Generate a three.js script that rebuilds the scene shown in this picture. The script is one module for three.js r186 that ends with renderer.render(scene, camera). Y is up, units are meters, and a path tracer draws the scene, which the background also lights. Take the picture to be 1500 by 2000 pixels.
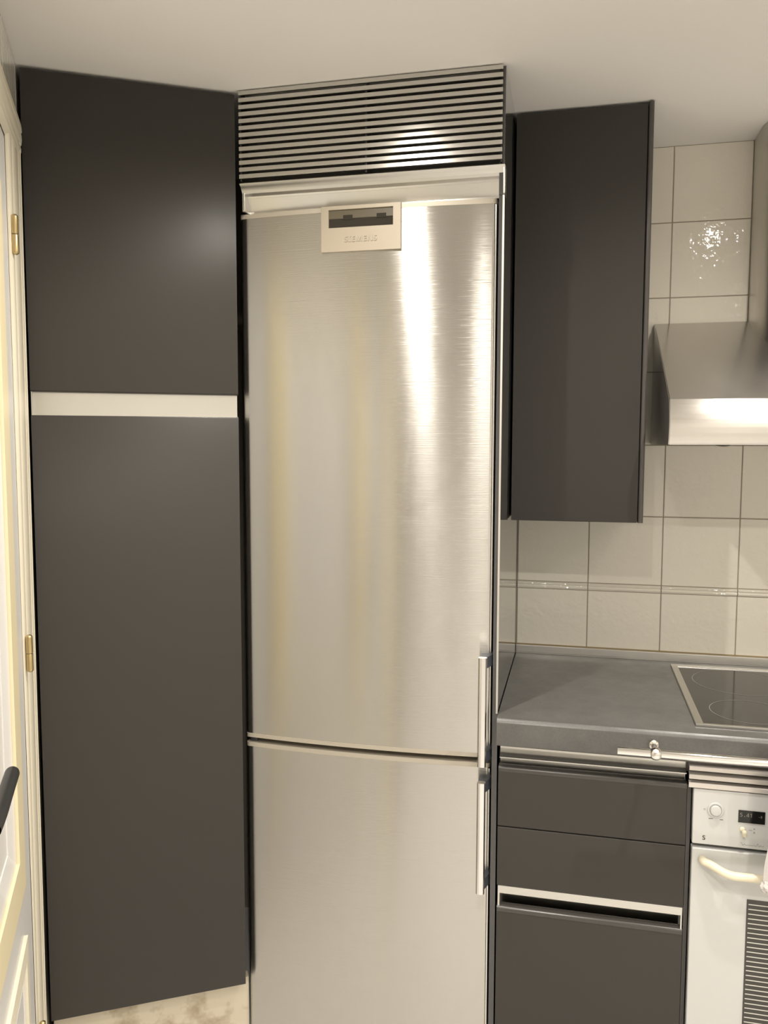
import * as THREE from 'three';
import { RoundedBoxGeometry } from 'three/addons/geometries/RoundedBoxGeometry.js';
import { TextGeometry } from 'three/addons/geometries/TextGeometry.js';
import { FontLoader } from 'three/addons/loaders/FontLoader.js';
import { mergeGeometries, mergeVertices, toCreasedNormals } from 'three/addons/utils/BufferGeometryUtils.js';

// ---------------------------------------------------------------- camera, exposure, lamps
const scene = new THREE.Scene();
scene.background = new THREE.Color(0x000000);
const camera = new THREE.PerspectiveCamera(2 * Math.atan(1000 / 1605.453) * 180 / Math.PI, 0.75, 0.02, 30);
camera.position.set(0.1654, 1.5055, 2.3872);
camera.rotation.order = 'YXZ';
camera.rotation.set(-0.0836, 0.2295, 0.0018);
scene.add(camera);
const renderer = new THREE.WebGLRenderer({ antialias: true });
renderer.toneMapping = THREE.LinearToneMapping;
renderer.toneMappingExposure = 2.05;
renderer.shadowMap.enabled = true;

const CEIL = 2.298;
const LAMP_COLOR = new THREE.Color().setRGB(1.0, 0.935, 0.845);
const LAMPS = [[-0.27, 1.08, 2.0], [0.65, 1.0, 2.4], [0.04, 2.05, 2.4], [1.6, 2.05, 2.4], [0.96, 2.05, 1.6], [1.15, 2.95, 2.4]];   // x, z, candela
const LAMP_Y = 2.288;

// ---------------------------------------------------------------- helpers
let seed = 7;
const rnd = () => { seed = (seed * 1664525 + 1013904223) >>> 0; return seed / 4294967296; };
const names = new Map();
function numbered(n) { const k = names.get(n) || 0; names.set(n, k + 1); return k ? n + '_' + String(k).padStart(3, '0') : n; }
function mesh(name, geo, mat, parent) {
  const m = new THREE.Mesh(geo, mat); m.name = name; m.castShadow = m.receiveShadow = true;
  parent.add(m); return m;
}
function thing(name, label, category, pos = [0, 0, 0], turn = 0, group) {
  const o = new THREE.Group(); o.name = numbered(name); o.position.set(...pos); o.rotation.y = turn;
  o.userData = { label, category }; if (group) o.userData.group = group;
  scene.add(o); return o;
}
function structure(o, label, category) { o.userData = { kind: 'structure', label, category }; return o; }
// a straight sweep of a closed 2D outline. axis x: outline is (z, y); axis y: outline is (x, z); axis z: outline is (x, y). uv = (along outline, along axis) in metres
function sweep(pts, axis, a, b, crease = 0.6, swap = false) {
  let area = 0;
  for (let i = 0; i < pts.length; i++) { const p = pts[i], q = pts[(i + 1) % pts.length]; area += p[0] * q[1] - q[0] * p[1]; }
  let P = area < 0 ? [...pts].reverse() : pts;
  const at = (p, t) => axis === 'x' ? [t, p[1], p[0]] : axis === 'y' ? [p[0], t, p[1]] : [p[0], p[1], t];
  const flip = axis !== 'z';
  const pos = [], uv = [], tri = (A, B, C, ua, ub, uc) => {
    if (flip) { pos.push(...A, ...C, ...B); uv.push(...ua, ...uc, ...ub); } else { pos.push(...A, ...B, ...C); uv.push(...ua, ...ub, ...uc); }
  };
  const U = (s, t) => swap ? [t, s] : [s, t];
  let s = 0;
  for (let i = 0; i < P.length; i++) {
    const p = P[i], q = P[(i + 1) % P.length], l = Math.hypot(q[0] - p[0], q[1] - p[1]);
    const A = at(p, a), B = at(q, a), C = at(q, b), D = at(p, b);
    const ua = U(s, a), ub = U(s + l, a), uc = U(s + l, b), ud = U(s, b);
    tri(A, B, C, ua, ub, uc); tri(A, C, D, ua, uc, ud); s += l;
  }
  const v = P.map(p => new THREE.Vector2(p[0], p[1]));
  for (const [i, j, k] of THREE.ShapeUtils.triangulateShape(v, [])) {
    tri(at(P[i], b), at(P[j], b), at(P[k], b), P[i], P[j], P[k]);
    tri(at(P[i], a), at(P[k], a), at(P[j], a), P[i], P[k], P[j]);
  }
  const g = new THREE.BufferGeometry();
  g.setAttribute('position', new THREE.Float32BufferAttribute(pos, 3));
  g.setAttribute('uv', new THREE.Float32BufferAttribute(uv, 2));
  return toCreasedNormals(g, crease);
}
// rounded rectangle outline
function rrect(x0, x1, y0, y1, r, n = 4) {
  const o = [], c = [[x1 - r, y1 - r, 0], [x0 + r, y1 - r, 1], [x0 + r, y0 + r, 2], [x1 - r, y0 + r, 3]];
  for (const [cx, cy, k] of c) for (let i = 0; i <= n; i++) { const t = (k + i / n) * Math.PI / 2; o.push([cx + r * Math.cos(t), cy + r * Math.sin(t)]); }
  return o;
}
function box(x0, x1, y0, y1, z0, z1, r = 0) {
  const w = x1 - x0, h = y1 - y0, d = z1 - z0;
  const g = r ? new RoundedBoxGeometry(w, h, d, 2, r) : new THREE.BoxGeometry(w, h, d);
  g.translate((x0 + x1) / 2, (y0 + y1) / 2, (z0 + z1) / 2);
  const p = g.attributes.position, n = g.attributes.normal, uv = g.attributes.uv;       // uv in metres, picked by the facing
  for (let i = 0; i < p.count; i++) {
    const ax = Math.abs(n.getX(i)), ay = Math.abs(n.getY(i)), az = Math.abs(n.getZ(i));
    if (az >= ax && az >= ay) uv.setXY(i, p.getX(i), p.getY(i)); else if (ax >= ay) uv.setXY(i, p.getZ(i), p.getY(i)); else uv.setXY(i, p.getX(i), p.getZ(i));
  }
  return g;
}
const plain = l => mergeGeometries(l.map(g => { const h = g.index ? g.toNonIndexed() : g; for (const k of Object.keys(h.attributes)) if (!['position', 'normal', 'uv'].includes(k)) h.deleteAttribute(k); return h; }));
function cyl(r, h, axis, [x, y, z], seg = 24) {
  const g = new THREE.CylinderGeometry(r, r, h, seg);
  if (axis === 'x') g.rotateZ(Math.PI / 2); if (axis === 'z') g.rotateX(Math.PI / 2);
  g.translate(x, y, z); return g;
}
function tube(pts, r, seg = 40, rs = 12) { return new THREE.TubeGeometry(new THREE.CatmullRomCurve3(pts.map(p => new THREE.Vector3(...p))), seg, r, rs, false); }

// ---------------------------------------------------------------- computed textures
const vnoise = (() => {                                           // tileable value noise
  const h = (x, y, s) => { let n = (x * 374761393 + y * 668265263 + s * 982451653) | 0; n = Math.imul(n ^ (n >>> 13), 1274126177); return ((n ^ (n >>> 16)) >>> 0) / 4294967296; };
  const f = t => t * t * (3 - 2 * t);
  return (x, y, px, py, s) => {
    const xi = Math.floor(x), yi = Math.floor(y), u = f(x - xi), v = f(y - yi), m = (a, b) => ((a % b) + b) % b;
    const x0 = m(xi, px), x1 = m(xi + 1, px), y0 = m(yi, py), y1 = m(yi + 1, py);
    return (h(x0, y0, s) * (1 - u) + h(x1, y0, s) * u) * (1 - v) + (h(x0, y1, s) * (1 - u) + h(x1, y1, s) * u) * v;
  };
})();
function texture(w, h, fn, size, srgb = false) {                  // fn(u, v) -> 0..1 or [r, g, b]; size = metres it covers [u, v]
  const d = new Uint8Array(w * h * 4);
  for (let j = 0; j < h; j++) for (let i = 0; i < w; i++) {
    const c = fn(i / w, j / h), k = (j * w + i) * 4, q = Array.isArray(c) ? c : [c, c, c];
    for (let n = 0; n < 3; n++) d[k + n] = Math.max(0, Math.min(255, q[n] * 255)); d[k + 3] = 255;
  }
  const t = new THREE.DataTexture(d, w, h, THREE.RGBAFormat);
  t.wrapS = t.wrapT = THREE.RepeatWrapping; t.magFilter = THREE.LinearFilter; t.minFilter = THREE.LinearMipmapLinearFilter; t.generateMipmaps = true;
  if (srgb) t.colorSpace = THREE.SRGBColorSpace;
  t.repeat.set(1 / size[0], 1 / size[1]); t.needsUpdate = true; return t;
}
// u runs across the brush strokes, v along them
const brushBump = texture(2048, 256, (u, v) => 0.6 * vnoise(u * 512, v * 6, 512, 6, 1) + 0.4 * vnoise(u * 900, v * 20, 900, 20, 3), [0.4, 0.6]);
const brushRough = texture(512, 512, (u, v) => {
  const big = 0.6 * vnoise(u * 5, v * 5, 5, 5, 11) + 0.4 * vnoise(u * 13, v * 11, 13, 11, 12);
  const fine = vnoise(u * 260, v * 6, 260, 6, 13);
  return 0.74 + 0.2 * big + 0.06 * fine;
}, [0.9, 0.6]);
const waves = texture(512, 512, (u, v) => 0.62 * vnoise(u * 15, v * 15, 15, 15, 21) + 0.38 * vnoise(u * 31, v * 31, 31, 31, 22), [0.2, 0.2]);
const satin = texture(512, 512, (u, v) => 0.6 * vnoise(u * 256, v * 256, 256, 256, 31) + 0.4 * vnoise(u * 90, v * 90, 90, 90, 32), [0.12, 0.12]);
const satinRough = texture(256, 256, (u, v) => 0.84 + 0.16 * (0.6 * vnoise(u * 4, v * 4, 4, 4, 33) + 0.4 * vnoise(u * 12, v * 12, 12, 12, 34)), [0.7, 0.7]);
const plaster = texture(512, 512, (u, v) => 0.5 * vnoise(u * 40, v * 40, 40, 40, 41) + 0.5 * vnoise(u * 110, v * 110, 110, 110, 42), [0.5, 0.5]);
const stone = texture(512, 512, (u, v) => {
  const a = vnoise(u * 6, v * 6, 6, 6, 51), b = vnoise(u * 17, v * 17, 17, 17, 52), c = vnoise(u * 60, v * 60, 60, 60, 53);
  const t = 0.5 * a + 0.35 * b + 0.15 * c, k = Math.max(0, Math.min(1, (t - 0.42) * 3.2));
  return [0.80 - 0.14 * k, 0.765 - 0.155 * k, 0.69 - 0.17 * k];
}, [0.35, 0.35], true);
const counterTone = texture(512, 512, (u, v) => {
  const a = vnoise(u * 5, v * 5, 5, 5, 61), b = vnoise(u * 21, v * 21, 21, 21, 62), c = vnoise(u * 200, v * 200, 200, 200, 63);
  const k = 0.355 + 0.03 * (a - 0.5) + 0.03 * (b - 0.5) + 0.03 * (c - 0.5);
  return [k * 1.0, k * 0.985, k * 0.965];
}, [0.5, 0.5], true);
const counterRough = texture(512, 512, (u, v) => {
  const a = vnoise(u * 7, v * 7, 7, 7, 64), b = vnoise(u * 30, v * 30, 30, 30, 65);
  return 0.7 + 0.3 * Math.min(1, 0.6 * a + 0.5 * b);
}, [0.4, 0.4]);
// wiping marks on the steel: long faint arcs left by a cloth
function wipes(w, h, size, n) {
  const c = document.createElement('canvas'); c.width = w; c.height = h; const g = c.getContext('2d');
  g.fillStyle = 'rgb(176,176,176)'; g.fillRect(0, 0, w, h);
  for (let i = 0; i < n; i++) {
    const s = rnd() < 0.5 ? 255 : 120, x = rnd() * w, y = rnd() * h, r = (0.06 + 0.3 * rnd()) * w, a = rnd() * 6.28;
    g.strokeStyle = `rgba(${s},${s},${s},${0.012 + 0.03 * rnd()})`; g.lineWidth = 3 + rnd() * 16;
    for (let k = 0; k < 4; k++) { g.beginPath(); g.arc(x, y, r + k * (3 + 6 * rnd()), a, a + 0.4 + rnd() * 1.1); g.stroke(); }
  }
  const t = new THREE.CanvasTexture(c); t.wrapS = t.wrapT = THREE.RepeatWrapping; t.repeat.set(1 / size[0], 1 / size[1]); return t;
}
const wipeRough = wipes(1024, 1024, [1.3, 0.62], 420);

// ---------------------------------------------------------------- materials
const S = (o) => new THREE.MeshStandardMaterial(o), PH = (o) => new THREE.MeshPhysicalMaterial(o);
const lin = (r, g, b) => new THREE.Color().setRGB(r, g, b);
const M = {
  paint: S({ color: lin(0.86, 0.84, 0.81), roughness: 0.9, bumpMap: plaster, bumpScale: 0.00013 }),
  tile: PH({ color: lin(0.80, 0.765, 0.675), roughness: 0.07, bumpMap: waves, bumpScale: 0.0006, ior: 1.5 }),
  grout: S({ color: lin(0.36, 0.32, 0.26), roughness: 0.95 }),
  farWall: S({ color: lin(0.82, 0.80, 0.76), roughness: 0.35 }),
  floor: S({ color: lin(0.74, 0.72, 0.69), roughness: 0.4 }),
  stone: S({ map: stone, roughness: 0.5 }),
  laminate: PH({ color: lin(0.045, 0.0415, 0.0375), specularIntensity: 0.46, roughness: 0.42, roughnessMap: satinRough, bumpMap: satin, bumpScale: 0.00003 }),
  edge: PH({ color: lin(0.072, 0.066, 0.062), roughness: 0.27 }),
  edgeGloss: PH({ color: lin(0.052, 0.049, 0.045), roughness: 0.2 }),
  sidePanel: PH({ color: lin(0.055, 0.054, 0.055), roughness: 0.12, clearcoat: 1, clearcoatRoughness: 0.06 }),
  rubber: S({ color: lin(0.03, 0.03, 0.03), roughness: 0.7 }),
  steelDoor: PH({ color: lin(0.535, 0.52, 0.49), metalness: 1, roughness: 0.33, roughnessMap: wipeRough, anisotropy: 1.0, bumpMap: brushBump, bumpScale: 0.00013 }),
  steel: PH({ color: lin(0.60, 0.58, 0.55), metalness: 1, roughness: 0.24, roughnessMap: brushRough, anisotropy: 0.9, bumpMap: brushBump, bumpScale: 0.00003 }),
  steelPipe: PH({ color: lin(0.58, 0.56, 0.53), metalness: 1, roughness: 0.3, anisotropy: 0.6 }),
  alu: PH({ color: lin(0.62, 0.61, 0.58), metalness: 1, roughness: 0.28, anisotropy: 0.6 }),
  aluMatt: S({ color: lin(0.66, 0.65, 0.62), metalness: 1, roughness: 0.5 }),
  chrome: S({ color: lin(0.80, 0.79, 0.77), metalness: 1, roughness: 0.06 }),
  handleBar: S({ color: lin(0.78, 0.77, 0.76), metalness: 1, roughness: 0.22 }),
  bracket: S({ color: lin(0.045, 0.05, 0.062), roughness: 0.4 }),
  champagne: S({ color: lin(0.37, 0.325, 0.255), roughness: 0.42, metalness: 0.15 }),
  cap: S({ color: lin(0.46, 0.42, 0.35), roughness: 0.45, metalness: 0.3 }),
  smoked: PH({ color: lin(0.03, 0.026, 0.02), roughness: 0.08 }),
  amber: S({ color: lin(0.10, 0.085, 0.055), roughness: 0.3 }),
  counter: PH({ map: counterTone, roughness: 0.38, roughnessMap: counterRough }),
  glassTop: PH({ color: lin(0.012, 0.011, 0.010), roughness: 0.09, ior: 1.52 }),
  zone: S({ color: lin(0.22, 0.21, 0.19), roughness: 0.4 }),
  ovenWhite: PH({ color: lin(0.55, 0.555, 0.545), roughness: 0.18, clearcoat: 0.3 }),
  ivory: S({ color: lin(0.76, 0.70, 0.54), roughness: 0.3 }),
  print: S({ color: lin(0.06, 0.055, 0.05), roughness: 0.6 }),
  printSoft: S({ color: lin(0.30, 0.29, 0.27), roughness: 0.6 }),
  stripe: S({ color: lin(0.66, 0.65, 0.60), roughness: 0.35 }),
  ovenGlass: PH({ color: lin(0.045, 0.042, 0.036), roughness: 0.1 }),
  vent: S({ color: lin(0.62, 0.58, 0.54), roughness: 0.35, metalness: 0.35 }),
  doorPaint: S({ color: lin(0.80, 0.745, 0.60), roughness: 0.4 }),
  doorCream: S({ color: lin(0.80, 0.71, 0.48), roughness: 0.4 }),
  doorPanel: S({ color: lin(0.70, 0.69, 0.67), roughness: 0.35 }),
  brass: S({ color: lin(0.55, 0.43, 0.22), metalness: 1, roughness: 0.32 }),
  blackMetal: S({ color: lin(0.014, 0.014, 0.014), roughness: 0.4 }),
  sealant: S({ color: lin(0.34, 0.26, 0.14), roughness: 0.6 }),
  cloth: S({ color: lin(0.55, 0.53, 0.51), roughness: 0.95, side: THREE.DoubleSide }),
  clothMark: S({ color: lin(0.30, 0.27, 0.26), roughness: 0.95, side: THREE.DoubleSide }),
  bulb: S({ color: 0xffffff, emissive: LAMP_COLOR, emissiveIntensity: 4, roughness: 0.4 }),
};

// ---------------------------------------------------------------- the room
const TH = 0.5338, L0 = [-0.6046, 0, 0.5829];                      // the pantry and the door wall are turned by TH
const LX = [Math.cos(TH), -Math.sin(TH)], LZ = [Math.sin(TH), Math.cos(TH)];
const toWorld = (lx, lz) => [L0[0] + lx * LX[0] + lz * LZ[0], L0[2] + lx * LX[1] + lz * LZ[1]];
const WALL_L = -0.4605;                                             // face of the door wall in the turned frame

const floor = structure(mesh('floor', box(-2.6, 2.4, -0.1, 0, -0.3, 3.7), M.floor, scene), 'cream mottled stone floor of the kitchen', 'floor');
structure(mesh('ceiling', box(-2.6, 2.4, CEIL, CEIL + 0.12, -0.3, 3.7), M.paint, scene), 'plain off-white painted ceiling above the cabinets', 'ceiling');
structure(mesh('wall_right', box(2.0, 2.15, 0, CEIL, -0.15, 3.6), M.farWall, scene), 'plain white side wall past the cooker', 'wall');
structure(mesh('wall_rear', box(-1.85, 2.15, 0, CEIL, 3.4, 3.55), M.farWall, scene), 'plain white wall facing the refrigerator', 'wall');
structure(mesh('wall_passage', box(-1.85, -1.7, 0, CEIL, 1.6, 3.4), M.farWall, scene), 'plain white wall at the end of the kitchen passage', 'wall');
structure(mesh('wall_return', box(-1.7, -0.52, 0, CEIL, 1.72, 1.84), M.farWall, scene), 'plain white return wall behind the door wall', 'wall');
const wallBack = new THREE.Group(); wallBack.name = 'wall_back'; scene.add(wallBack);
structure(wallBack, 'wall of square glossy white tiles behind the counter and hood', 'wall');
mesh('wall_core', box(-1.7, 2.05, 0, CEIL, -0.15, -0.0015), M.grout, wallBack);
// tiles of the splashback, 199 mm apart
const T = 0.199, GX = 0.2041, GY = 1.3026, GAP = 0.0013;
const tileVariant = new Map();
function tileGeo(w, h, v) {
  const key = [w.toFixed(4), h.toFixed(4), v].join();
  if (!tileVariant.has(key)) {
    const g = new RoundedBoxGeometry(w, h, 0.007, 1, 0.0012), p = g.attributes.position, uv = g.attributes.uv;
    for (let i = 0; i < p.count; i++) uv.setXY(i, p.getX(i) + 0.073 * v, p.getY(i) + 0.041 * v);
    tileVariant.set(key, g);
  }
  return tileVariant.get(key);
}
function putTile(parent, x0, x1, y0, y1, z, k) {
  const t = mesh('tile', tileGeo(x1 - x0 - 2 * GAP, y1 - y0 - 2 * GAP, k % 4), M.tile, parent);
  t.position.set((x0 + x1) / 2, (y0 + y1) / 2, z - 0.0035);
}
const cols = [0.0055]; for (let k = 0; k < 10; k++) cols.push(GX + k * T);
const rows = [0.921, 1.0885, null, 1.1095, GY, GY + T, GY + 2 * T, GY + 3 * T, GY + 4 * T, CEIL];
for (let c = 0; c + 1 < cols.length; c++) for (let r = 0; r + 1 < rows.length; r++) {
  if (rows[r] === null || rows[r + 1] === null) continue;
  putTile(wallBack, cols[c], cols[c + 1], rows[r], rows[r + 1], 0, c * 3 + r * 5);
}
// slim moulded border between the two lowest rows: two round ridges
const borderOutline = [[-0.006, 1.0895], [0.001, 1.0895]];
for (let i = 0; i <= 6; i++) borderOutline.push([0.001 + 0.004 * Math.sin(Math.PI * i / 6), 1.0905 + 0.0075 * i / 6]);
borderOutline.push([0.0008, 1.099]);
for (let i = 0; i <= 6; i++) borderOutline.push([0.001 + 0.004 * Math.sin(Math.PI * i / 6), 1.1 + 0.0075 * i / 6]);
borderOutline.push([0.001, 1.1085], [-0.006, 1.1085]);
const borderGeo = sweep(borderOutline, 'x', -T / 2 + GAP, T / 2 - GAP, 0.9);
for (let c = 0; c + 1 < cols.length; c++) mesh('border_tile', borderGeo, M.tile, wallBack).position.x = (cols[c] + cols[c + 1]) / 2;

// the turned wall with the white door
const wallLeft = new THREE.Group(); wallLeft.name = 'wall_left'; scene.add(wallLeft);
wallLeft.position.set(...L0); wallLeft.rotation.y = TH;
structure(wallLeft, 'white tiled wall around the door beside the pantry', 'wall');
const D0 = 0.195, D1 = 0.99, DTOP = 2.085;                        // door opening along the wall
mesh('wall_core', plain([box(WALL_L - 0.12, WALL_L, 0, CEIL, -1.05, D0 - 0.02), box(WALL_L - 0.12, WALL_L, DTOP + 0.02, CEIL, D0 - 0.02, D1 + 0.02), box(WALL_L - 0.12, WALL_L, 0, CEIL, D1 + 0.02, 1.15)]), M.grout, wallLeft);
{
  const g = [[-0.1, 0.006], [0.006, 0.205], [0.205, 0.404], [0.404, 0.603], [0.603, 0.802], [0.802, 1.0]];
  const place = (z0, z1, y0, y1, k) => {
    const t = mesh('tile', tileGeo(z1 - z0 - 2 * GAP, y1 - y0 - 2 * GAP, k % 4), M.tile, wallLeft);
    t.rotation.y = Math.PI / 2; t.position.set(WALL_L + 0.002 - 0.0035 + 0.0015, (y0 + y1) / 2, (z0 + z1) / 2);
  };
  g.forEach(([a, b], k) => place(a, b, 2.168, CEIL, k));
}

// door casing (trim) and the door itself
const trim = new THREE.Group(); trim.name = 'trim_1'; scene.add(trim); trim.position.set(...L0); trim.rotation.y = TH;
structure(trim, 'cream moulded wooden casing around the door', 'door trim');
function casingOutline(w) {                                        // across the casing: (distance from the outer edge, height above the wall)
  return [[0, 0], [0, 0.014], [0.004, 0.017], [0.012, 0.0185], [0.020, 0.0185], [0.023, 0.0145], [0.026, 0.0175], [0.036, 0.018], [0.046, 0.016], [0.049, 0.013], [0.053, 0.0155], [w - 0.045, 0.0155], [w - 0.04, 0.012], [w - 0.03, 0.0135], [w - 0.012, 0.0135], [w - 0.006, 0.011], [w, 0.006], [w, 0]];
}
{
  const W = 0.17, far = D0 - 0.004 - W, o = casingOutline(W);
  // upright next to the pantry, leaning a few millimetres as it stands in the photo
  const g = sweep(o.map(([d, h]) => [WALL_L + 0.001 + h * 0.62, far + d]), 'y', 0, DTOP + 0.085, 0.5);
  const p = g.attributes.position; for (let i = 0; i < p.count; i++) { const t = Math.max(0, 1.4 - p.getY(i)) / 1.4; if (p.getX(i) > WALL_L + 0.004) p.setX(i, p.getX(i) - 0.0078 * t); }
  mesh('casing_upright', g, M.doorPaint, trim);
  const W2 = 0.085, o2 = casingOutline(W2 + 0.02).filter(q => q[0] <= W2); o2.push([W2, 0]);
  mesh('casing_head', sweep(o2.map(([d, h]) => [WALL_L + 0.0015 + h * 0.7, DTOP + 0.085 - d + 0.0008]), 'z', far - 0.001, D1 + 0.1, 0.5), M.doorPaint, trim);
  mesh('casing_upright', sweep(o.slice().map(([d, h]) => [WALL_L + 0.001 + h * 0.62, D1 + 0.1 - d * 0.57]), 'y', 0, DTOP + 0.085, 0.5), M.doorPaint, trim);
  mesh('door_jamb', plain([box(WALL_L - 0.12, WALL_L - 0.001, 0, DTOP + 0.018, D0 - 0.019, D0 - 0.003), box(WALL_L - 0.12, WALL_L - 0.001, 0, DTOP + 0.018, D1 + 0.003, D1 + 0.019), box(WALL_L - 0.12, WALL_L - 0.001, DTOP + 0.003, DTOP + 0.018, D0 - 0.003, D1 + 0.003)]), M.doorPaint, trim);
}
const door = new THREE.Group(); door.name = 'door_1'; scene.add(door); door.position.set(...L0); door.rotation.y = TH;
structure(door, 'white panelled door with brass hinges and a black lever handle', 'door');
{
  const F = WALL_L + 0.0005, B = F - 0.035;                          // faces of the leaf
  const stile = 0.125, y0 = 0.006, y1 = DTOP - 0.003;
  const P = [[0.672, 1.965], [0.12, 0.572]];
  const zi0 = D0 + stile, zi1 = D1 - 0.002 - stile;
  mesh('leaf_frame', plain([box(B, F, y0, y1, D0, zi0), box(B, F, y0, y1, zi1, D1 - 0.002), box(B, F, P[0][1], y1, zi0, zi1), box(B, F, P[1][1], P[0][0], zi0, zi1), box(B, F, y0, P[1][0], zi0, zi1)]), M.doorPanel, door);
  P.forEach(([a, b], k) => {
    const bw = k ? 0.035 : 0.082, m = k ? M.doorPaint : M.doorCream;
    // mitred raised moulding, four lengths
    const ring = (d0, h0, d1, h1, mat, name) => {
      const c = [[zi0 + d0, a + d0], [zi1 - d0, a + d0], [zi1 - d0, b - d0], [zi0 + d0, b - d0]], e = [[zi0 + d1, a + d1], [zi1 - d1, a + d1], [zi1 - d1, b - d1], [zi0 + d1, b - d1]];
      for (let i = 0; i < 4; i++) {
        const j = (i + 1) % 4, q = [c[i], c[j], e[j], e[i]], top = q.map((v, n) => [F + (n < 2 ? h0 : h1), v[1], v[0]]), bot = q.map(v => [B + 0.004, v[1], v[0]]), pos = [];
        const quad = (p, r, s, t) => pos.push(...p, ...r, ...s, ...p, ...s, ...t);
        quad(top[3], top[2], top[1], top[0]); quad(bot[0], bot[1], bot[2], bot[3]);
        for (let n = 0; n < 4; n++) { const o = (n + 1) % 4; quad(top[n], top[o], bot[o], bot[n]); }
        const g = new THREE.BufferGeometry(); g.setAttribute('position', new THREE.Float32BufferAttribute(pos, 3)); g.setAttribute('uv', new THREE.Float32BufferAttribute(pos.length / 3 * 2, 2).setUsage(THREE.StaticDrawUsage)); g.computeVertexNormals();
        mesh(name, g, mat, door);
      }
    };
    ring(0.0, 0.007, bw, 0.008, m, 'moulding');
    ring(bw + 0.002, 0.002, bw + 0.035, -0.006, M.doorPanel, 'panel_bevel');
    mesh('panel', box(B + 0.006, F - (k ? -0.003 : 0.008), a + bw + 0.03, b - bw - 0.03, zi0 + bw + 0.03, zi1 - bw - 0.03), M.doorPanel, door);
  });
  for (const y of [1.905, 1.083, 0.262]) {
    const h = new THREE.Group(); h.name = 'hinge'; door.add(h);
    const x = WALL_L + 0.0125, z = D0 - 0.012;
    for (const s of [-1, 1]) {
      const l = new THREE.LatheGeometry([[0, 0.0385], [0.003, 0.038], [0.0062, 0.0355], [0.0066, 0.032], [0.0066, 0.001], [0, 0.001]].map(q => new THREE.Vector2(q[0], q[1])), 20);
      if (s < 0) l.rotateX(Math.PI); l.translate(x, y, z); mesh('hinge_barrel', l, M.brass, h);
    }
  }
  const hd = new THREE.Group(); hd.name = 'lever_handle'; door.add(hd);
  const hy = 1.052;
  mesh('backplate', box(F, F + 0.007, hy - 0.09, hy + 0.09, D1 - 0.092, D1 - 0.058, 0.003), M.blackMetal, hd);
  mesh('spindle', cyl(0.0095, 0.045, 'x', [F + 0.026, hy, D1 - 0.075]), M.blackMetal, hd);
  mesh('lever', tube([[F + 0.046, hy, D1 - 0.066], [F + 0.047, hy, D1 - 0.11], [F + 0.0465, hy, D1 - 0.17], [F + 0.046, hy, D1 - 0.243]], 0.0098, 24, 16), M.blackMetal, hd);
  const tip = new THREE.SphereGeometry(0.0098, 16, 12); tip.translate(F + 0.046, hy, D1 - 0.243); mesh('lever_tip', tip, M.blackMetal, hd);
}

// ---------------------------------------------------------------- tall pantry (turned)
{
  const p = thing('pantry_cabinet', 'tall dark grey two-door pantry cabinet between the white door and the refrigerator', 'cabinet', L0, TH);
  const x0 = -0.449, x1 = -0.001;
  mesh('carcass', box(x0 + 0.004, x1 - 0.004, 0.165, CEIL - 0.012, -0.47, -0.026), M.laminate, p);
  const slab = (a, b) => sweep(rrect(-0.0215, 0, a, b, 0.004), 'x', x0, x1, 0.7);
  const du = mesh('upper_door', slab(1.616, CEIL - 0.007), M.laminate, p); du.userData.label = 'shorter upper door';
  const dl = mesh('lower_door', slab(0.168, 1.565), M.laminate, p); dl.userData.label = 'long lower door';
  const ch = mesh('handle_channel', plain([box(x0 + 0.001, x1, 1.552, 1.63, -0.0245, -0.0215), box(x0 + 0.001, x1, 1.5635, 1.5655, -0.0215, -0.004), box(x0 + 0.001, x0 + 0.0025, 1.565, 1.616, -0.0215, -0.003)]), M.alu, p);
  ch.userData.label = 'brushed aluminium finger channel';
  mesh('plinth', box(x0 + 0.002, x1 + 0.012, 0.001, 0.164, -0.06, -0.035), M.stone, p).userData.label = 'cream mottled stone plinth';
}

// ---------------------------------------------------------------- refrigerator
const FX0 = -0.606, FX1 = -0.013, FC = (FX0 + FX1) / 2, FH = (FX1 - FX0) / 2;
const doorZ = x => 0.556 + 0.0135 * (1 - ((x - FC) / FH) ** 2);
function doorOutline(inset = 0) {
  const o = [], n = 64, r = 0.006;
  o.push([FX0 + inset, 0.502], [FX1 - inset, 0.502]);
  const edge = [];
  for (let i = 0; i <= n; i++) {
    const x = FX1 - inset - (FX1 - FX0 - 2 * inset) * i / n;
    const d = Math.min(x - FX0 - inset, FX1 - inset - x);
    let z = doorZ(x) - inset; if (d < r) z -= r - Math.sqrt(Math.max(0, r * r - (r - d) ** 2));
    edge.push([x, z]);
  }
  // finer steps in the rounded corners
  const fine = (xc, s) => { const a = []; for (let i = 0; i <= 8; i++) { const t = i / 8 * Math.PI / 2, dx = r - r * Math.cos(t), x = xc + s * dx; a.push([x, doorZ(x) - inset - (r - r * Math.sin(t))]); } return a; };
  const right = fine(FX1 - inset, -1), left = fine(FX0 + inset, 1).reverse();
  o.push(...right, ...edge.filter(([x]) => x > FX0 + inset + r + 0.002 && x < FX1 - inset - r - 0.002), ...left);
  return o;
}
const font = await new FontLoader().loadAsync('fonts/droid/droid_sans_bold.typeface.json');
function text(s, size, depth) { const g = new TextGeometry(s, { font, size, depth, curveSegments: 4, bevelEnabled: false }); g.computeBoundingBox(); return g; }
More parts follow.
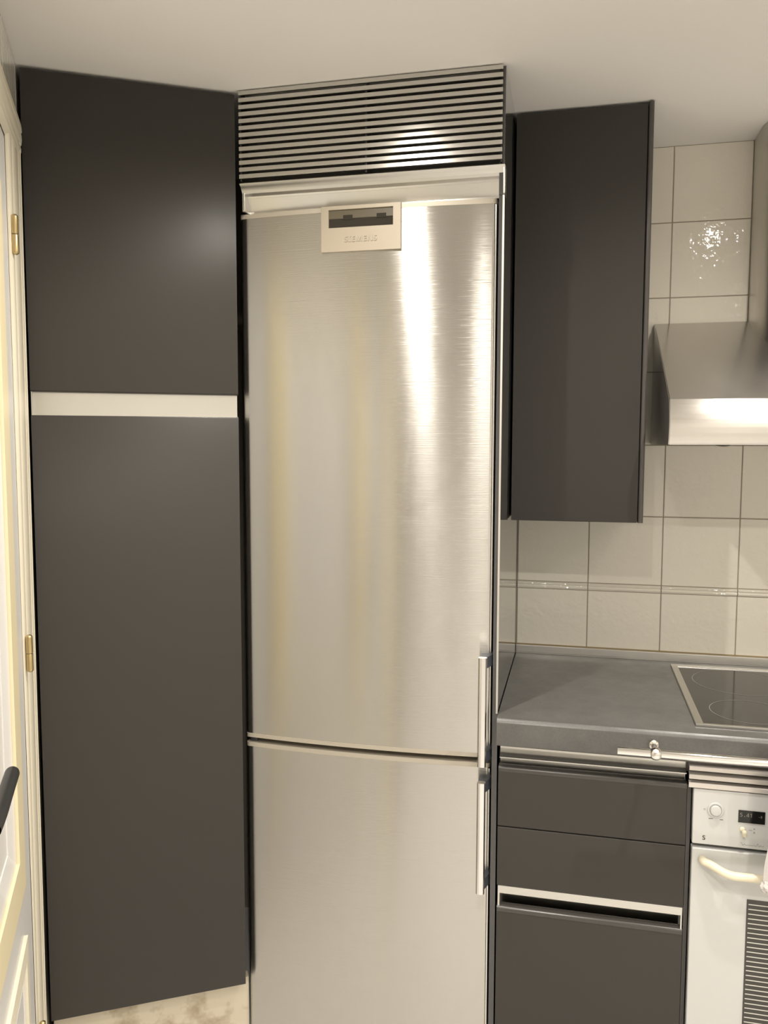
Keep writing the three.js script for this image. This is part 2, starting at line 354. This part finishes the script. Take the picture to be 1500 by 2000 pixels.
{
  const f = thing('refrigerator', 'tall brushed stainless steel fridge-freezer with two doors', 'refrigerator', [0, 0, 0]);
  mesh('body', box(FX0 + 0.004, FX1 - 0.002, 0.03, 2.015, 0.05, 0.488, 0.004), M.aluMatt, f);
  mesh('gasket', plain([box(FX0 + 0.012, FX1 - 0.012, 0.8, 2.01, 0.486, 0.504), box(FX0 + 0.012, FX1 - 0.012, 0.035, 0.77, 0.486, 0.504)]), M.rubber, f);
  for (const [x, z] of [[FX0 + 0.05, 0.44], [FX1 - 0.05, 0.44], [FX0 + 0.05, 0.1], [FX1 - 0.05, 0.1]]) mesh('foot', cyl(0.02, 0.03, 'y', [x, 0.0155, z]), M.rubber, f);
  const outer = doorOutline(0), capO = doorOutline(-0.0007);
  const ud = mesh('upper_door', sweep(outer, 'y', 0.800, 2.022, 0.5, true), M.steelDoor, f); ud.userData.label = 'tall upper door';
  mesh('door_cap', sweep(capO, 'y', 2.022, 2.032, 0.5), M.cap, ud);
  mesh('door_cap', sweep(capO, 'y', 0.790, 0.800, 0.5), M.cap, ud);
  const ld = mesh('lower_door', sweep(outer, 'y', 0.024, 0.767, 0.5, true), M.steelDoor, f); ld.userData.label = 'freezer door below';
  mesh('door_cap', sweep(capO, 'y', 0.767, 0.777, 0.5), M.cap, ld);
  mesh('door_cap', sweep(capO, 'y', 0.015, 0.024, 0.5), M.cap, ld);
  for (const [a, b, pd] of [[0.802, 2.02, ud], [0.026, 0.765, ld]]) mesh('edge_trim', sweep(rrect(FX1 - 0.0035, FX1 + 0.0005, 0.53, doorZ(FX1) + 0.0012, 0.0018), 'y', a, b, 0.8), M.handleBar, pd).userData.label = 'bright edge trim';
  mesh('hinge_block', box(FX0 + 0.006, FX0 + 0.024, 0.7775, 0.7895, 0.51, 0.548, 0.002), M.bracket, f);
  // name plate with the small display
  const px0 = -0.404, px1 = -0.222, py0 = 1.9335, py1 = 2.0325, zf = doorZ(-0.313);
  const sh = new THREE.Shape([[px0, py0], [px1, py0], [px1, py1], [px0, py1]].map(q => new THREE.Vector2(...q)));
  const wx0 = -0.388, wx1 = -0.2385, wy0 = 1.985, wy1 = 2.0255;
  sh.holes.push(new THREE.Path([[wx0, wy0], [wx0, wy1], [wx1, wy1], [wx1, wy0]].map(q => new THREE.Vector2(...q))));
  const pg = new THREE.ExtrudeGeometry(sh, { depth: 0.007, bevelEnabled: true, bevelSize: 0.0008, bevelThickness: 0.0008, bevelSegments: 2 }); pg.translate(0, 0, zf - 0.003);
  const plate = mesh('name_plate', pg, M.champagne, f); plate.userData.label = 'champagne coloured plastic plate';
  mesh('display_window', box(wx0 - 0.001, wx1 + 0.001, wy0 - 0.001, wy1 + 0.001, zf - 0.002, zf + 0.0005), M.smoked, plate).userData.label = 'dark smoked display window';
  mesh('display_strip', box(wx0 + 0.0005, wx1 - 0.0005, wy0 + 0.021, wy1 - 0.0005, zf + 0.0004, zf + 0.0012), M.amber, plate);
  for (const x of [wx0 + 0.045, wx0 + 0.122]) mesh('display_key', box(x - 0.011, x + 0.011, wy0 + 0.018, wy0 + 0.028, zf + 0.0006, zf + 0.0022, 0.0005), M.smoked, plate);
  const tg = text('SIEMENS', 0.0125, 0.0018), bb = tg.boundingBox; tg.scale(0.075 / (bb.max.x - bb.min.x), 1, 1); tg.translate(-0.351, 1.9535, zf + 0.0043);
  mesh('lettering', tg, M.champagne, plate).userData.label = 'raised letters SIEMENS';
  // handles
  for (const [a, b, lab] of [[0.787, 1.034, 'handle of the upper door'], [0.492, 0.750, 'handle of the freezer door']]) {
    const h = new THREE.Group(); h.name = 'handle'; h.userData.label = lab; (a > 0.7 ? ud : ld).add(h);
  }
  const bar = (parent, a, b) => {
    const h = parent.children.find(c => c.name === 'handle'); parent.remove(h);
    // bar and brackets are pieces of the door
    const o = []; for (let i = 0; i < 28; i++) { const t = i / 28 * Math.PI * 2, c = Math.cos(t), s = Math.sin(t); o.push([-0.0270 + 0.0096 * Math.sign(c) * Math.abs(c) ** 0.7, 0.603 + 0.0085 * Math.sign(s) * Math.abs(s) ** 0.8]); }
    mesh('handle_bar', sweep(o, 'y', a, b, 0.9), M.handleBar, parent);
    for (const y of [a + 0.018, b - 0.013]) mesh('handle_bracket', sweep([[-0.034, 0.598], [-0.034, 0.553], [-0.0125, 0.535], [-0.0095, 0.538], [-0.0095, 0.57], [-0.0195, 0.6]], 'y', y - 0.0125, y + 0.0125, 0.5), M.bracket, parent);
  };
  bar(ud, 0.787, 1.034); bar(ld, 0.492, 0.750);
}

// ---------------------------------------------------------------- end panel, grille and trim over the refrigerator
{
  const e = thing('end_panel', 'panel', 'panel');
  mesh('board', box(-0.0075, 0.0045, 0.001, 2.034, 0.001, 0.5725), M.sidePanel, e);
  mesh('edge_band', box(0.0005, 0.0048, 0.9, 2.0338, 0.5726, 0.5742), M.aluMatt, e).userData.label = 'light edge band';
  e.userData = { label: 'glossy dark grey end panel on the counter side of the refrigerator', category: 'panel' };
  const g = thing('ventilation_grille', 'aluminium slatted ventilation grille above the refrigerator', 'grille', [0, 0, 0]);
  mesh('side_panel', box(-0.0075, 0.0045, 2.0342, CEIL - 0.001, 0.001, 0.574), M.sidePanel, g);
  mesh('housing', plain([box(-0.598, -0.0085, 2.097, CEIL - 0.002, 0.30, 0.545), box(-0.5935, -0.590, 2.099, CEIL - 0.004, 0.545, 0.5824), box(-0.0045, -0.001, 2.099, CEIL - 0.004, 0.5742, 0.5824), box(-0.30, -0.296, 2.099, CEIL - 0.004, 0.545, 0.5824)]), M.laminate, g);
  const pitch = (CEIL - 0.002 - 2.0985) / 13;
  const slatGeo = sweep(rrect(0.5825, 0.5885, 0, 0.0092, 0.0007, 2), 'x', -0.594, -0.0005, 0.7);
  for (let i = 0; i < 13; i++) mesh('slat', slatGeo, M.alu, g).position.y = CEIL - 0.003 - 0.0092 - i * pitch;
  // moulded aluminium channel below the slats
  const o = [[0.5745, 2.094], [0.587, 2.094], [0.5885, 2.0925], [0.587, 2.0905], [0.580, 2.0865], [0.574, 2.080], [0.571, 2.0745], [0.566, 2.0725], [0.5625, 2.070], [0.561, 2.066], [0.548, 2.064], [0.5470, 2.035], [0.545, 2.035]];
  mesh('trim_channel', sweep(o, 'x', -0.594, 0.0055, 0.45), M.alu, g).userData.label = 'moulded aluminium channel';
  mesh('channel_end', box(-0.5945, -0.588, 2.035, 2.088, 0.5475, 0.572, 0.001), M.alu, g);
  mesh('channel_end', box(0.002, 0.0062, 2.0345, 2.0935, 0.5475, 0.583, 0.001), M.alu, g);
}

// ---------------------------------------------------------------- wall cabinet
{
  const w = thing('wall_cabinet', 'tall narrow dark grey wall cabinet above the counter beside the hood', 'cabinet', [0, 0, 0]);
  mesh('carcass', box(0.008, 0.3125, 1.317, CEIL - 0.008, 0.0015, 0.302), M.laminate, w);
  mesh('door', sweep(rrect(0.3045, 0.325, 1.3145, CEIL - 0.006, 0.0025), 'x', 0.0095, 0.3105, 0.7), M.laminate, w);
  mesh('side_panel', sweep(rrect(0.3128, 0.3245, 0.0015, 0.328, 0.0055, 6), 'y', 1.3145, CEIL - 0.003, 0.7), M.edge, w).userData.label = 'slim rounded side panel';
}

// ---------------------------------------------------------------- range hood
{
  const h = thing('range_hood', 'brushed steel range hood with a rounded front and a chimney against the tiles', 'range hood', [0, 0, 0]);
  const HX0 = 0.3635, HX1 = 1.12;
  const curve = []; for (let i = 0; i <= 24; i++) { const t = (35 - 59 * i / 24) * Math.PI / 180; curve.push([0.3685 + 0.1 * Math.cos(t), 1.5466 + 0.1 * Math.sin(t)]); }
  const o = [[0.001, 1.829], [0.012, 1.829], [0.12, 1.7765], [0.24, 1.7155], [0.34, 1.6645], [0.41, 1.6265], ...curve, [0.4575, 1.503], [0.001, 1.503]];
  mesh('canopy', sweep(o, 'x', HX0 + 0.0015, HX1, 0.35), M.steel, h);
  // side cheek, set in a little from the bent front sheet
  const s = [[0.001, 1.8275], [0.012, 1.8275], [0.236, 1.7155], [0.336, 1.6645], ...curve.map(([z, y]) => [z - 0.004, y - 0.002]), [0.452, 1.5045], [0.001, 1.5045]];
  mesh('side_cheek', sweep(s, 'x', HX0, HX0 + 0.0012, 0.35), M.steel, h);
  const c = []; const cx = 0.742, cz = 0.085, R = 0.14;
  c.push([cx + R, 0.001], [cx + R, cz]); for (let i = 1; i < 24; i++) { const t = Math.PI * i / 24; c.push([cx + R * Math.cos(t), cz + R * Math.sin(t)]); } c.push([cx - R, cz], [cx - R, 0.001]);
  mesh('chimney', sweep(c, 'y', 1.69, CEIL - 0.001, 0.5, true), M.steelPipe, h).userData.label = 'rounded steel chimney';
  const l = new THREE.SphereGeometry(0.017, 20, 10, 0, Math.PI * 2, Math.PI / 2, Math.PI / 2); l.scale(1, 0.25, 1); l.translate(0.487, 1.503, 0.40); mesh('lamp_lens', l, M.smoked, h);
}

// ---------------------------------------------------------------- worktop and its back strip
{
  const o = [[0.0015, 0.8375], [0.597, 0.8375]]; const r = 0.011, n = 7;
  for (let i = 0; i <= n; i++) { const t = -Math.PI / 2 + Math.PI / 2 * i / n; o.push([0.607 - 0.005 + 0.005 * Math.cos(t), 0.8425 + 0.005 * Math.sin(t)]); }
  for (let i = 0; i <= n; i++) { const t = Math.PI / 2 * i / n; o.push([0.607 - r + r * Math.cos(t), 0.9 - r + r * Math.sin(t)]); }
  o.push([0.0015, 0.9]);
  const w = mesh(numbered('countertop'), sweep(o, 'x', 0.006, 1.95, 0.5), M.counter, scene);
  w.userData = { label: 'grey laminate worktop with a rounded front edge', category: 'countertop' };
  const u = [[0.001, 0.9005], [0.0165, 0.9005], [0.0165, 0.9035], [0.0145, 0.9045], [0.0145, 0.922], [0.0135, 0.9235], [0.001, 0.9235]];
  const s = thing('backsplash_strip', 'strip', 'trim strip');
  mesh('profile', sweep(u, 'x', 0.006, 1.95, 0.4), M.alu, s);
  mesh('sealant', sweep([[0.0005, 0.9236], [0.008, 0.9236], [0.0005, 0.9258]], 'x', 0.006, 1.95, 0.4), M.sealant, s).userData.label = 'brownish yellowed sealant line';
  s.userData = { label: 'aluminium sealing strip between the worktop and the tiles', category: 'trim strip' };
}

// ---------------------------------------------------------------- drawer unit
{
  const d = thing('drawer_unit', 'dark grey base unit with two drawers and a deep front beside the oven', 'cabinet', [0, 0, 0]);
  const x0 = 0.0095, x1 = 0.409, Z = 0.59;
  mesh('carcass', box(0.0075, 0.411, 0.12, 0.836, 0.003, 0.545), M.laminate, d);
  const front = (a, b, r) => {
    const n = 6, o = [[Z - 0.02, a], [Z - 0.002, a], [Z, a + 0.002]];
    for (let i = 0; i <= n; i++) { const t = Math.PI / 2 * i / n; o.push([Z - r + r * Math.cos(t), b - r + r * Math.sin(t)]); }
    o.push([Z - 0.02, b]); return sweep(o, 'x', x0, x1, 0.5);
  };
  const top = (b, parent) => { const r = 0.0078, o = [[Z - 0.019, b - 0.004], [Z - 0.010, b - 0.012], [Z + 0.0004, b - 0.012]]; for (let i = 0; i <= 8; i++) { const t = Math.PI / 2 * i / 8; o.push([Z + 0.0004 - r + r * Math.cos(t), b + 0.0004 - r + r * Math.sin(t)]); } o.push([Z - 0.019, b + 0.0004]); mesh('grip_edge', sweep(o, 'x', x0 + 0.0002, x1 - 0.0002, 0.5), M.edgeGloss, parent); };
  const f1 = mesh('drawer_front', front(0.6475, 0.786, 0.008), M.laminate, d); f1.userData.label = 'upper drawer front'; top(0.786, f1);
  mesh('drawer_front', front(0.508, 0.6455, 0.0015), M.laminate, d).userData.label = 'second drawer front';
  const f3 = mesh('deep_front', front(0.135, 0.459, 0.008), M.laminate, d); f3.userData.label = 'deep bottom front'; top(0.459, f3);
  {
    const o = [[0.5480, 0.8365], [0.5660, 0.8365], [0.5665, 0.828]];
    for (let i = 0; i <= 10; i++) { const t = Math.PI * (1 - 0.5 * i / 10); o.push([0.5845 + 0.018 * Math.cos(t), 0.8215 - 0.016 * Math.sin(t)]); }
    o.push([0.5845, 0.8035], [0.562, 0.8035], [0.562, 0.776], [0.548, 0.776]);
    mesh('grip_channel', sweep(o, 'x', x0 + 0.002, x1 - 0.001, 0.5), M.alu, d).userData.label = 'concave aluminium grip channel under the worktop';
    const lip = 0.4885, b = 0.507, a = 0.446;
    mesh('grip_channel', plain([box(x0 + 0.002, x1 - 0.001, lip, b - 0.001, Z - 0.007, Z - 0.004), box(x0 + 0.002, x0 + 0.006, a + 0.012, lip, Z - 0.007, Z - 0.004), box(x1 - 0.004, x1 - 0.001, a + 0.012, lip, Z - 0.007, Z - 0.004), box(x0 + 0.006, x1 - 0.004, lip, lip + 0.0015, Z - 0.038, Z - 0.007), box(x0 + 0.002, x1 - 0.001, a, lip, Z - 0.040, Z - 0.038)]), M.alu, d).userData.label = 'aluminium grip channel with a bright lip';
  }
  const fp = mesh(numbered('filler_post'), box(0.4115, 0.4195, 0.16, 0.778, 0.562, 0.578), M.edge, scene);
  fp.userData = { label: 'narrow dark post between the drawer unit and the oven', category: 'filler strip' };
  mesh('plinth', box(0.0075, 0.4105, 0.001, 0.119, 0.5, 0.53), M.stone, d);
}

// ---------------------------------------------------------------- oven
{
  const v = thing('oven', 'white built-in oven with a cream curved handle and striped window', 'oven', [0, 0, 0]);
  const x0 = 0.4215, x1 = 1.0135, cx = (x0 + x1) / 2;
  mesh('body', box(x0 + 0.01, x1 - 0.01, 0.15, 0.775, 0.08, 0.575), M.rubber, v);
  // three vent blades below the worktop
  for (let i = 0; i < 3; i++) {
    const y = 0.7805 + i * 0.0185;
    mesh('vent_blade', sweep([[0.596, y], [0.5985, y + 0.0005], [0.5985, y + 0.0095], [0.588, y + 0.0135], [0.5865, y + 0.0125], [0.595, y + 0.0085]], 'x', 0.4115, x1, 0.4), M.vent, v);
  }
  mesh('vent_backing', box(0.4125, x1, 0.779, 0.8365, 0.50, 0.503), M.vent, v);
  const pz = 0.596;
  const cp = mesh('control_panel', box(x0, x1, 0.6575, 0.7785, 0.575, pz, 0.0025), M.ovenWhite, v);
  // push knob, display, toggle, printed marks
  const k = new THREE.LatheGeometry([[0.0165, 0], [0.0165, 0.002], [0.0155, 0.003], [0.0125, 0.003], [0.012, 0.0015], [0.0112, 0.0015], [0.011, 0.006], [0.0095, 0.0075], [0, 0.0078]].map(q => new THREE.Vector2(...q)), 36); k.rotateX(Math.PI / 2); k.translate(0.4665, 0.7355, pz);
  mesh('knob', k, M.ovenWhite, v).userData.label = 'round push knob';
  const cv = document.createElement('canvas'); cv.width = 256; cv.height = 128; const c = cv.getContext('2d');
  c.fillStyle = '#0b0a09'; c.fillRect(0, 0, 256, 128); c.fillStyle = '#77776b'; c.font = 'bold 54px monospace'; c.fillText('5.41', 10, 66); c.font = 'bold 34px monospace'; c.fillText('-8', 190, 66);
  const ct = new THREE.CanvasTexture(cv); ct.colorSpace = THREE.SRGBColorSpace;
  const dg = new THREE.BoxGeometry(0.052, 0.0265, 0.0016); dg.translate(0.5375, 0.7275, pz + 0.0004);
  mesh('display', dg, PH({ map: ct, roughness: 0.12 }), v).userData.label = 'dark clock display reading 5.41';
  const tb = new THREE.SphereGeometry(0.0055, 16, 12); tb.scale(1, 1, 0.6); tb.translate(0.5205, 0.6995, pz + 0.001);
  const tl = new THREE.CapsuleGeometry(0.0052, 0.008, 6, 14); tl.rotateZ(0.2); tl.rotateX(0.5); tl.translate(0.5235, 0.6935, pz + 0.008);
  mesh('toggle', plain([tb, tl]), M.ivory, v).userData.label = 'ivory toggle lever';
  const dash = (x, y, w, h = 0.0011) => box(x, x + w, y, y + h, pz - 0.0005, pz + 0.0003);
  mesh('printed_mark', plain([dash(0.4535, 0.7155, 0.0085), dash(0.4755, 0.7148, 0.0065)]), M.print, v);
  mesh('printed_mark', plain([new THREE.RingGeometry(0.0012, 0.002, 14).translate(0.4445, 0.735, pz + 0.0003)]), M.printSoft, v);
  mesh('printed_mark', plain([dash(0.5325, 0.6985, 0.007, 0.0009), dash(0.542, 0.7005, 0.003, 0.0032), dash(0.5415, 0.6925, 0.0042, 0.0009), dash(0.5422, 0.694, 0.0028, 0.002)]), M.printSoft, v);
  const sg = text('S', 0.0095, 0.0004); sg.scale(1.05, 1, 1); sg.translate(0.4415, 0.668, pz - 0.0001); mesh('emblem', sg, M.print, v).userData.label = 'small printed letter S';
  // cursive signature, illegible at this size
  const scr = []; for (let i = 0; i <= 60; i++) { const t = i / 60; scr.push([0.518 + 0.046 * t, 0.6665 + 0.0018 * Math.sin(t * 46) * (0.5 + 0.5 * Math.sin(t * 9 + 1)) + (t < 0.06 ? 0.004 * (1 - t / 0.06) : 0) + (t > 0.7 && t < 0.78 ? 0.003 : 0), pz + 0.0002]); }
  mesh('script_print', tube(scr, 0.00035, 160, 5), M.printSoft, v);
  // door
  const dr = mesh('oven_door', box(x0, x1, 0.165, 0.6495, 0.576, 0.599, 0.003), M.ovenWhite, v);
  const hz = 0.598, pts = [[0.4425, 0.6255, hz], [0.445, 0.6255, hz + 0.009], [0.455, 0.6245, hz + 0.0155], [0.469, 0.6205, hz + 0.024], [0.483, 0.6165, hz + 0.0315], [0.498, 0.6145, hz + 0.0355], [0.526, 0.6150, hz + 0.0375], [0.60, 0.6155, hz + 0.039], [cx, 0.6155, hz + 0.039]];
  const full = [...pts, ...pts.slice(0, -1).reverse().map(([x, y, z]) => [2 * cx - x, y, z])];
  mesh('handle', tube(full, 0.0088, 160, 16), M.ivory, dr).userData.label = 'cream curved door handle';
  const wy0 = 0.268, wy1 = 0.5495, wx0 = 0.534, wx1 = 2 * cx - 0.534;
  const win = mesh('window', box(wx0, wx1, wy0, wy1, 0.597, 0.5998), M.ovenGlass, dr); win.userData.label = 'dark window with fine white stripes';
  const n = 26, sgm = box(wx0 + 0.0035, wx1 - 0.0035, 0, 0.0019, 0.5996, 0.6001);
  for (let i = 0; i < n; i++) mesh('stripe', sgm, M.stripe, dr).position.y = wy1 - 0.0115 - i * 0.01045;
}

// ---------------------------------------------------------------- hob
{
  const h = thing('ceramic_hob', 'black glass ceramic hob with a steel frame set in the worktop', 'hob', [0, 0, 0]);
  const x0 = 0.428, x1 = 1.008, z0 = 0.064, z1 = 0.556, b = 0.0145;
  const sh = new THREE.Shape([[x0, -z1], [x1, -z1], [x1, -z0], [x0, -z0]].map(q => new THREE.Vector2(...q)));
  sh.holes.push(new THREE.Path([[x0 + b, -z1 + 0.006], [x0 + b, -z0 - 0.016], [x1 - b, -z0 - 0.016], [x1 - b, -z1 + 0.006]].map(q => new THREE.Vector2(...q))));
  const g = new THREE.ExtrudeGeometry(sh, { depth: 0.0035, bevelEnabled: true, bevelSize: 0.001, bevelThickness: 0.0012, bevelSegments: 2 }); g.rotateX(-Math.PI / 2); g.translate(0, 0.9015, 0);
  mesh('frame', g, M.alu, h).userData.label = 'slim steel frame';
  mesh('glass', box(x0 + b - 0.001, x1 - b + 0.001, 0.9008, 0.9042, z0 + 0.015, z1 - 0.005), M.glassTop, h);
  for (const [x, z, r] of [[0.556, 0.441, 0.084], [0.578, 0.200, 0.112], [0.88, 0.43, 0.095], [0.87, 0.19, 0.075]]) {
    const ring = new THREE.RingGeometry(r - 0.0012, r + 0.0006, 72); ring.rotateX(-Math.PI / 2); ring.translate(x, 0.9046, z); mesh('zone_outline', ring, M.zone, h);
  }
}

// ---------------------------------------------------------------- chrome rail and towel
const RY = 0.871, RZ = 0.662;
{
  const r = thing('towel_rail', 'chrome rail with ball brackets on the worktop edge above the oven', 'rail', [0, 0, 0]);
  mesh('bar', plain([cyl(0.0085, 0.70, 'x', [0.2605 + 0.35, RY, RZ], 28)]), M.chrome, r);
  for (const x of [0.3365, 0.885]) {
    const s = new THREE.SphereGeometry(0.0135, 28, 20); s.translate(x, RY, RZ); mesh('ball', s, M.chrome, r);
    mesh('stand_off', cyl(0.006, 0.045, 'z', [x, RY + 0.002, 0.631]), M.chrome, r);
    const d = new THREE.SphereGeometry(0.0115, 24, 16); d.scale(1, 1, 0.7); d.translate(x, RY + 0.002, 0.6155); mesh('rosette', d, M.chrome, r);
  }
  // cloth hanging over the rail
  const t = thing('tea_towel', 'white crumpled cloth hanging from the chrome rail in front of the oven', 'towel', [0, 0, 0]);
  const W = 28, H = 60, pos = [], idx = [], x0 = 0.557, x1 = 0.80, top = RY + 0.0105;
  for (let j = 0; j <= H; j++) for (let i = 0; i <= W; i++) {
    const u = i / W, v = j / H;
    // v 0: back hem, 0.3: over the bar, 1: front hem
    const len = (v - 0.3) * 0.40; let y, z;
    const a = len / 0.0105;
    if (Math.abs(a) < Math.PI / 2) { y = RY + 0.0105 * Math.cos(a); z = RZ + 0.0105 * Math.sin(a); } else { y = RY - (Math.abs(len) - 0.0165); z = RZ + 0.0105 * Math.sign(len); }
    const drop = Math.max(0, Math.abs(len) - 0.0165);
    const fold = Math.sin(u * 17 + 0.6) * 0.006 * Math.min(1, drop / 0.06) + Math.sin(u * 39 + drop * 30) * 0.0016 * Math.min(1, drop / 0.04);
    let x = x0 + (x1 - x0) * u;
    if (len > 0) x -= (1 - u) * (0.004 * Math.sin(drop * 34) + 0.006 * Math.min(1, drop / 0.2));
    pos.push(x, y, z + Math.max(fold, len > 0 ? -0.0035 : -0.02) * (len > 0 ? 1 : 0.25));
  }
  for (let j = 0; j < H; j++) for (let i = 0; i < W; i++) { const a = j * (W + 1) + i, b = a + 1, c = a + W + 1, d = c + 1; idx.push(a, c, b, b, c, d); }
  const g = new THREE.BufferGeometry(); g.setAttribute('position', new THREE.Float32BufferAttribute(pos, 3)); g.setIndex(idx); g.computeVertexNormals();
  mesh('cloth', g, M.cloth, t);
  // knotted corner at the bottom hem
  const kn = new THREE.IcosahedronGeometry(0.014, 3), kp = kn.attributes.position;
  for (let i = 0; i < kp.count; i++) { const x = kp.getX(i), y = kp.getY(i), z = kp.getZ(i), f = 1 + 0.22 * Math.sin(x * 420 + y * 300) * Math.cos(z * 380 + x * 150); kp.setXYZ(i, x * f * 1.1, y * f, z * f * 0.8); }
  kn.computeVertexNormals(); kn.translate(0.557, RY - 0.252, RZ + 0.014); mesh('knot', kn, M.cloth, t);
}

// ---------------------------------------------------------------- ceiling lamps
LAMPS.forEach(([x, z, cd], i) => {
  const where = ['in front of the refrigerator', 'in front of the range hood', 'farther from the cabinets, toward the room', 'by the side wall past the cooker', 'in the middle of the kitchen', 'near the wall facing the refrigerator'][i];
  const l = thing('ceiling_lamp', 'small round ceiling downlight ' + where, 'lamp', [x, CEIL, z], 0, 'ceiling downlights');
  const ring = new THREE.LatheGeometry([[0.021, -0.0005], [0.040, -0.0005], [0.040, -0.003], [0.036, -0.006], [0.024, -0.007], [0.021, -0.005]].map(q => new THREE.Vector2(...q)), 32);
  mesh('ring', ring, M.chrome, l);
  mesh('lens', cyl(0.020, 0.003, 'y', [0, -0.0025, 0], 32), M.bulb, l);
  const p = new THREE.SpotLight(LAMP_COLOR, cd, 0, 1.42, 1, 2); p.position.set(x, LAMP_Y, z); p.target.position.set(x, 0, z);
  p.castShadow = true; p.shadow.radius = 0.7; p.shadow.mapSize.set(1024, 1024); p.shadow.bias = -0.0005;
  p.name = numbered('lamp_light'); scene.add(p, p.target);
});

renderer.render(scene, camera);
